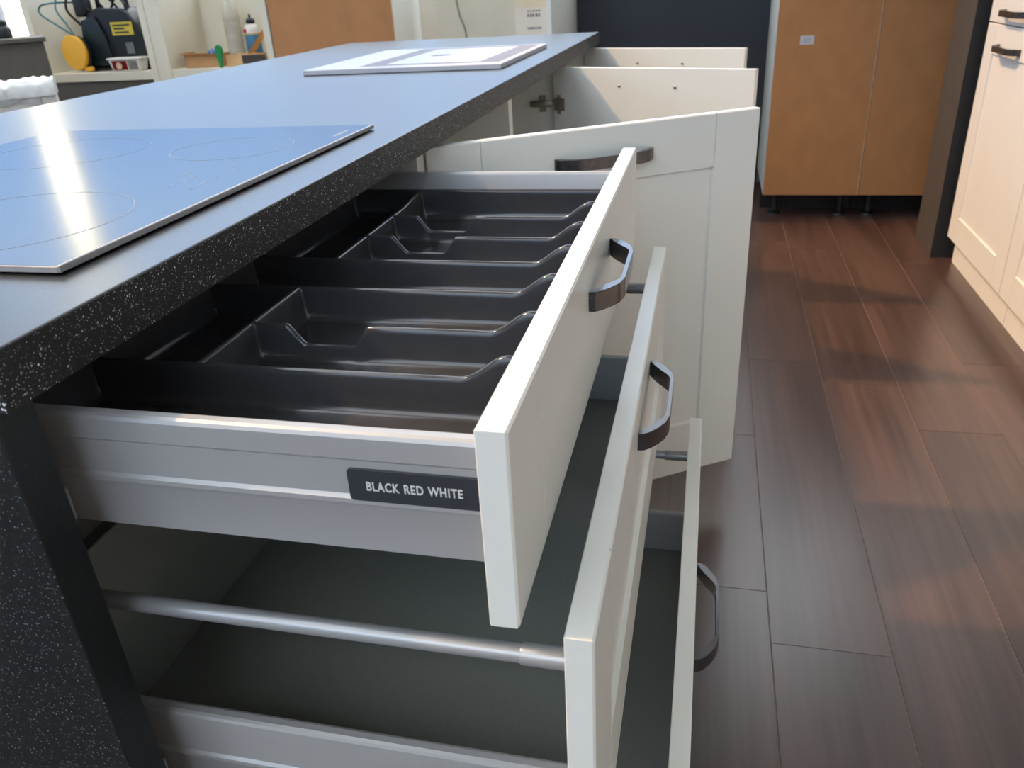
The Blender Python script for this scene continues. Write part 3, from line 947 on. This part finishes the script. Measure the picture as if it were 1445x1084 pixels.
def wrapped():
    t = thing('wrapped_panel', 'white panel wrapped in clear plastic film in front of the grey cabinet', 'panel', (-2.15, 2.2, 0.0), rz=math.radians(38))
    OW = (-2.15, 2.2, 0.0)
    body = mat('white_wrapped_board', (214, 208, 198), 0.55, var=0.04)
    film = mat('crumpled_film', (226, 224, 218), 0.25, var=0.12, scale=30, bump=0.9, bscale=45)
    box('board', (-2.75, 2.2, 0.0), (-2.15, 2.34, 0.765), body, t, OW, 0.004, 2)
    bm = bmesh.new()
    nx, rnd = 40, random.Random(3)
    secs = []
    for i in range(nx + 1):
        x_ = -2.755 + 0.61 * i / nx
        j = lambda s: (rnd.random() - 0.5) * s
        secs.append([bm.verts.new((x_, 2.193 + j(0.004), 0.755 + j(0.004))), bm.verts.new((x_, 2.19 + j(0.006), 0.79 + j(0.008))),
                     bm.verts.new((x_, 2.205 + j(0.006), 0.808 + j(0.010))), bm.verts.new((x_, 2.27 + j(0.01), 0.814 + j(0.012))),
                     bm.verts.new((x_, 2.335 + j(0.006), 0.805 + j(0.01))), bm.verts.new((x_, 2.347, 0.755))])
    for a, b in zip(secs, secs[1:]):
        for k in range(5):
            bm.faces.new((a[k], b[k], b[k + 1], a[k + 1]))
        bm.faces.new((a[5], b[5], b[0], a[0]))
    bm.faces.new(secs[0]); bm.faces.new(list(reversed(secs[-1])))
    link('film', bm, film, t, OW, smooth=50)
    bm = bmesh.new()
    rows = []
    for i in range(9):
        rows.append([bm.verts.new((-2.33 + 0.13 * i / 8, 2.1945 + (rnd.random() - 0.5) * 0.006, 0.742 + 0.03 * j / 4 - 0.012 * abs(i - 4) / 4 + (rnd.random() - 0.5) * 0.004)) for j in range(5)])
    for a, b in zip(rows, rows[1:]):
        for k in range(4):
            bm.faces.new((a[k], b[k], b[k + 1], a[k + 1]))
    bmesh.ops.solidify(bm, geom=bm.faces[:], thickness=0.002)
    link('film_fold', bm, film, t, OW, smooth=50)
    box('tape', (-2.46, 2.197, 0.735), (-2.375, 2.1999, 0.775), cardboard, t, OW)
wrapped()

def flask():
    bm = bmesh.new()
    lathe(bm, [(0.026, 0.0), (0.031, 0.004), (0.032, 0.034), (0.028, 0.042), (0.02, 0.05), (0.021, 0.054), (0.021, 0.066), (0.016, 0.073), (0.006, 0.077)], (-2.96, 2.92, 0.9235), 20)
    return tag(link('small_jar', bm, black, smooth=35), 'small black jar standing on the dark grey cabinet', 'jar')
flask()

# ------------------------------------------------------------------ machine on the shelf
def machine():
    OMm = (-2.8, 3.46, 0.735)
    t = thing('air_compressor', 'black portable machine with round yellow lid and teal hose on the shelf', 'machine', OMm)
    # humped body, profile in x-z swept in y
    pts = [(-2.955, 0.752), (-2.95, 0.86), (-2.93, 0.95), (-2.895, 1.005), (-2.84, 1.022), (-2.70, 1.015), (-2.665, 0.995), (-2.635, 0.94), (-2.606, 0.84), (-2.598, 0.752)]
    bm = bmesh.new()
    extrude(bm, pts, lambda p, q, tt: (p, tt, q), 3.40, 3.57, bevel=0.008)
    link('body', bm, black, t, OMm, smooth=35)
    box('base_skid', (-2.97, 3.39, 0.737), (-2.60, 3.58, 0.752), black, t, OMm, 0.003, 1)
    for xx in (-2.93, -2.76, -2.63):
        box('rubber_foot', (xx - 0.02, 3.382, 0.7353), (xx + 0.02, 3.41, 0.7375), black, t, OMm)
    for q in range(7):
        box('grille_slat', (-2.885 + 0.002 * q, 3.394, 0.775 + q * 0.012), (-2.79, 3.3995, 0.781 + q * 0.012), mat('grille_black', (26, 28, 30), 0.5) if q == 0 else MATS['grille_black'], t, OMm, 0.001, 1)
    side = mat('dark_teal_plastic', (20, 32, 34), 0.4, var=0.1)
    bm = bmesh.new()
    extrude(bm, [(-2.80, 0.76), (-2.815, 0.90), (-2.85, 0.985), (-2.93, 0.97), (-2.945, 0.86), (-2.945, 0.76)], lambda p, q, tt: (p, tt, q), 3.385, 3.40, bevel=0.003)
    link('cover', bm, side, t, OMm, smooth=35)
    yel = mat('yellow_label', (190, 165, 50), 0.5, var=0.08, scale=50)
    lb = box('label', (-2.775, 3.3965, 0.895), (-2.655, 3.3995, 0.955), yel, t, OMm)
    for z_, a, b_ in ((0.940, -2.765, -2.668), (0.925, -2.762, -2.70), (0.908, -2.76, -2.68)):
        box('printed_line', (a, 3.3958, z_ - 0.004), (b_, 3.3964, z_ + 0.004), mat('label_ink', (50, 48, 26), 0.6) if 'label_ink' not in MATS else MATS['label_ink'], lb, OMm)
    box('rating_plate', (-2.715, 3.3965, 0.81), (-2.672, 3.3995, 0.862), mat('grey_plate', (92, 94, 92), 0.5), t, OMm)
    yd = mat('yellow_disc_plastic', (226, 165, 28), 0.4, var=0.05)
    bm = lathe(bmesh.new(), [(0.070, 0.0), (0.079, 0.003), (0.080, 0.012), (0.074, 0.017), (0.02, 0.019)], (0, 0, 0), 40, 'y')
    for v in bm.verts:
        v.co = Matrix.Rotation(math.radians(-12), 3, 'Z') @ Vector((v.co.x * 1.08, -v.co.y, v.co.z * 1.04)) + Vector((-2.975, 3.355, 0.828))
    link('lid', bm, yd, t, OMm, smooth=35)
    bm = lathe(bmesh.new(), [(0.083, 0.0), (0.084, 0.003), (0.084, 0.014), (0.02, 0.016)], (0, 0, 0), 40, 'y')
    for v in bm.verts:
        v.co = Matrix.Rotation(math.radians(-12), 3, 'Z') @ v.co + Vector((-2.973, 3.3565, 0.826))
    link('drum', bm, black, t, OMm, smooth=35)
    bm = bmesh.new()
    bbox(bm, (-2.94, 3.335, 0.740), (-2.89, 3.352, 0.762), 0.006, 2)
    link('latch', bm, yd, t, OMm, smooth=30)
    hose = mat('teal_hose', (20, 92, 92), 0.35, var=0.05)
    link('hose', tube(bmesh.new(), bez([(-2.95, 3.34, 0.905), (-3.05, 3.345, 0.965), (-3.118, 3.35, 1.01), (-3.112, 3.36, 1.045), (-3.05, 3.38, 1.055), (-2.95, 3.41, 1.052)]), 0.0045, 8), hose, t, OMm, smooth=True)
    link('hose', tube(bmesh.new(), bez([(-2.945, 3.338, 0.905), (-2.985, 3.35, 0.96), (-3.03, 3.36, 1.03), (-3.02, 3.4, 1.1), (-2.97, 3.44, 1.08), (-2.93, 3.46, 1.005)]), 0.0045, 8), hose, t, OMm, smooth=True)
    blk = [((-2.93, 3.45, 0.99), (-2.92, 3.42, 1.06), (-2.87, 3.42, 1.09), (-2.83, 3.45, 1.02)),
           ((-2.96, 3.42, 0.95), (-2.985, 3.38, 1.02), (-2.95, 3.38, 1.08), (-2.89, 3.42, 1.01)),
           ((-2.84, 3.42, 1.02), (-2.81, 3.40, 1.08), (-2.77, 3.41, 1.07), (-2.75, 3.45, 1.015)),
           ((-2.78, 3.44, 1.015), (-2.72, 3.42, 1.075), (-2.69, 3.42, 1.04), (-2.685, 3.43, 1.005))]
    for c_ in blk:
        link('cable', tube(bmesh.new(), bez(c_), 0.006, 8), black, t, OMm, smooth=True)
    bm = bmesh.new()
    bbox(bm, (-2.955, 3.385, 0.985), (-2.895, 3.46, 1.09), 0.014, 3)
    link('grip', bm, black, t, OMm, smooth=35)
    link('handle', tube(bmesh.new(), bez([(-2.88, 3.48, 1.015), (-2.87, 3.48, 1.09), (-2.80, 3.48, 1.12), (-2.73, 3.48, 1.10), (-2.715, 3.48, 1.012)]), 0.012, 10), black, t, OMm, smooth=True)
machine()

def tub():
    OT = (-2.70, 3.345, 0.7355)
    t = thing('food_tub', 'small white plastic tub with red picture label beside the black machine', 'tub', OT)
    wp = mat('white_tub_plastic', (224, 218, 208), 0.4, var=0.02)
    bm = bmesh.new()
    lo = [(-2.762, 3.317), (-2.605, 3.317), (-2.605, 3.372), (-2.762, 3.372)]
    A = [bm.verts.new((x_, y_, 0.7357)) for x_, y_ in lo]
    B = [bm.verts.new((x_ + (-0.012 if x_ < -2.7 else 0.012), y_ + (-0.008 if y_ < 3.34 else 0.008), 0.79)) for x_, y_ in lo]
    bm.faces.new(A); bm.faces.new(B)
    for i in range(4):
        bm.faces.new((A[i], A[(i + 1) % 4], B[(i + 1) % 4], B[i]))
    bmesh.ops.bevel(bm, geom=bm.edges[:], offset=0.004, segments=2, affect='EDGES')
    link('body', bm, wp, t, OT, smooth=35)
    box('lid', (-2.779, 3.305, 0.7895), (-2.588, 3.384, 0.797), wp, t, OT, 0.003, 2)
    def sl(name, x0, x1, z0, z1, m, e):
        bm2 = bmesh.new()
        f = lambda z: 3.317 - 0.008 * (z - 0.7357) / 0.0543 - e
        vs = [bm2.verts.new(p) for p in ((x0, f(z0), z0), (x1, f(z0), z0), (x1, f(z1), z1), (x0, f(z1), z1))]
        bm2.faces.new(vs)
        bmesh.ops.solidify(bm2, geom=bm2.faces[:], thickness=0.0004)
        link(name, bm2, m, t, OT)
    sl('label', -2.755, -2.672, 0.742, 0.784, mat('red_label', (160, 28, 30), 0.5, var=0.2, scale=60), 0.0006)
    bm = lathe(bmesh.new(), [(0.017, 0.0), (0.016, -0.0008)], (-2.718, 3.311, 0.762), 18, 'y')
    link('picture', bm, mat('pale_picture', (214, 180, 150), 0.5, var=0.2, scale=70), t, OT)
    sl('label', -2.667, -2.615, 0.742, 0.784, mat('grey_label', (176, 170, 158), 0.5, var=0.25, scale=70), 0.0006)
tub()

def open_box(name, label, x0, x1, y0, y1, z0, h, m, flaps=None):
    org = ((x0 + x1) / 2, (y0 + y1) / 2, z0)
    t = thing(name, label, 'box', org)
    w = 0.004
    bm = bmesh.new()
    bbox(bm, (x0, y0, z0), (x1, y1, z0 + w))
    link('base', bm, m, t, org)
    for q in ((x0, y0, x1, y0 + w), (x0, y1 - w, x1, y1), (x0, y0 + w, x0 + w, y1 - w), (x1 - w, y0 + w, x1, y1 - w)):
        box('wall', (q[0], q[1], z0 + w), (q[2], q[3], z0 + h), m, t, org)
    for f in (flaps or []):
        bm = bmesh.new()
        vs = [bm.verts.new(p) for p in f]
        bm.faces.new(vs)
        bmesh.ops.solidify(bm, geom=bm.faces[:], thickness=0.004)
        link('flap', bm, m, t, org)
    return t
Z = 0.7355
b1 = open_box('cardboard_box', 'small open brown cardboard box at the empty end of the shelf', -2.38, -2.20, 3.36, 3.47, Z, 0.058, cardboard,
         [((-2.38, 3.36, Z + 0.058), (-2.20, 3.36, Z + 0.058), (-2.195, 3.335, Z + 0.062), (-2.392, 3.335, Z + 0.064)),
          ((-2.38, 3.36, Z + 0.058), (-2.38, 3.47, Z + 0.058), (-2.403, 3.47, Z + 0.068), (-2.403, 3.355, Z + 0.066))])
b2 = open_box('cardboard_box', 'open cardboard box with raised flap beside the bottles', -2.145, -1.935, 3.34, 3.44, Z, 0.052, card_light,
         [((-2.04, 3.36, Z + 0.052), (-2.04, 3.43, Z + 0.052), (-1.93, 3.43, Z + 0.165), (-1.93, 3.36, Z + 0.165))])
box('dark_print', (-2.06, 3.3385, Z + 0.012), (-1.936, 3.3395, Z + 0.05), mat('dark_brown_print', (58, 48, 42), 0.6, var=0.1), b2, (-2.04, 3.39, Z))
def rag():
    rnd = random.Random(5)
    bm = bmesh.new()
    bmesh.ops.create_icosphere(bm, subdivisions=3, radius=1.0)
    for v in bm.verts:
        k = 1 + 0.35 * math.sin(5 * v.co.x + 3 * v.co.z) * math.cos(6 * v.co.y + 2 * v.co.x) + 0.1 * (rnd.random() - 0.5)
        v.co = Vector((-2.25 + v.co.x * 0.03 * k, 3.415 + v.co.y * 0.03 * k, Z + 0.052 + v.co.z * 0.026 * k))
        v.co.z = max(v.co.z, Z + 0.006)
    tag(link('rag', bm, mat('blue_cloth', (96, 116, 150), 0.9, var=0.25, scale=40), smooth=60), 'crumpled blue rag lying in the small open cardboard box', 'rag')
rag()
def bottles():
    o1 = (-2.185, 3.52, Z)
    t = thing('plastic_bottle', 'tall clear empty plastic bottle with ribs and teal cap', 'bottle', o1)
    clear = mat('cloudy_clear_plastic', (214, 206, 190), 0.18, var=0.04)
    clear.node_tree.nodes['Principled BSDF'].inputs['Transmission Weight'].default_value = 0.45
    prof = [(0.036, 0.0), (0.04, 0.006), (0.041, 0.06)]
    for k in range(7):
        z_ = 0.07 + k * 0.019
        prof += [(0.0405, z_), (0.038, z_ + 0.006), (0.0405, z_ + 0.013)]
    prof += [(0.040, 0.215), (0.034, 0.245), (0.022, 0.275), (0.0145, 0.29), (0.0135, 0.30), (0.016, 0.302), (0.016, 0.306), (0.0135, 0.308), (0.0135, 0.312)]
    link('body', lathe(bmesh.new(), prof, o1, 24), clear, t, o1, smooth=50)
    link('cap', lathe(bmesh.new(), [(0.0155, 0.3125), (0.0165, 0.314), (0.0165, 0.33), (0.0145, 0.333)], o1, 20), mat('teal_cap', (30, 130, 120), 0.4), t, o1, smooth=40)
    o2 = (-2.085, 3.52, Z)
    t = thing('squeeze_bottle', 'squeeze bottle with black spout, white top and blue label', 'bottle', o2)
    link('body', lathe(bmesh.new(), [(0.030, 0.0), (0.034, 0.006), (0.036, 0.05), (0.035, 0.135), (0.034, 0.155), (0.026, 0.172), (0.019, 0.178)], o2, 24), mat('white_bottle', (216, 208, 200), 0.35, var=0.03), t, o2, smooth=50)
    link('label', lathe(bmesh.new(), [(0.0345, 0.03), (0.0368, 0.05), (0.0362, 0.128), (0.0355, 0.129)], o2, 24), mat('blue_label', (44, 104, 136), 0.45, var=0.15, scale=60), t, o2, smooth=50)
    link('stripe', lathe(bmesh.new(), [(0.0356, 0.130), (0.0362, 0.131), (0.0362, 0.135), (0.0352, 0.136)], o2, 24), mat('ochre_stripe', (190, 150, 60), 0.5), t, o2, smooth=50)
    bm = lathe(bmesh.new(), [(0.010, 0.0), (0.008, -0.0015)], (o2[0] - 0.020, o2[1] - 0.0315, Z + 0.148), 14, 'y')
    link('mark', bm, mat('red_mark', (170, 50, 46), 0.5), t, o2)
    link('cap', lathe(bmesh.new(), [(0.0185, 0.1785), (0.021, 0.181), (0.021, 0.195), (0.015, 0.202), (0.0055, 0.205), (0.0055, 0.217), (0.004, 0.22)], o2, 20), black, t, o2, smooth=40)
    # green brush handle standing against the box
    bm = bmesh.new()
    pts = [(-2.172, Z + 0.0005), (-2.158, Z + 0.0005), (-2.150, Z + 0.05), (-2.142, Z + 0.075), (-2.148, Z + 0.096), (-2.162, Z + 0.102), (-2.176, Z + 0.095), (-2.181, Z + 0.07), (-2.176, Z + 0.04)]
    extrude(bm, pts, lambda p, q, tt: (p, tt, q), 3.312, 3.326, bevel=0.003)
    tag(link('scraper', bm, mat('green_plastic', (14, 132, 66), 0.4, var=0.05), smooth=40), 'green plastic scraper standing against the open cardboard box', 'scraper')
bottles()
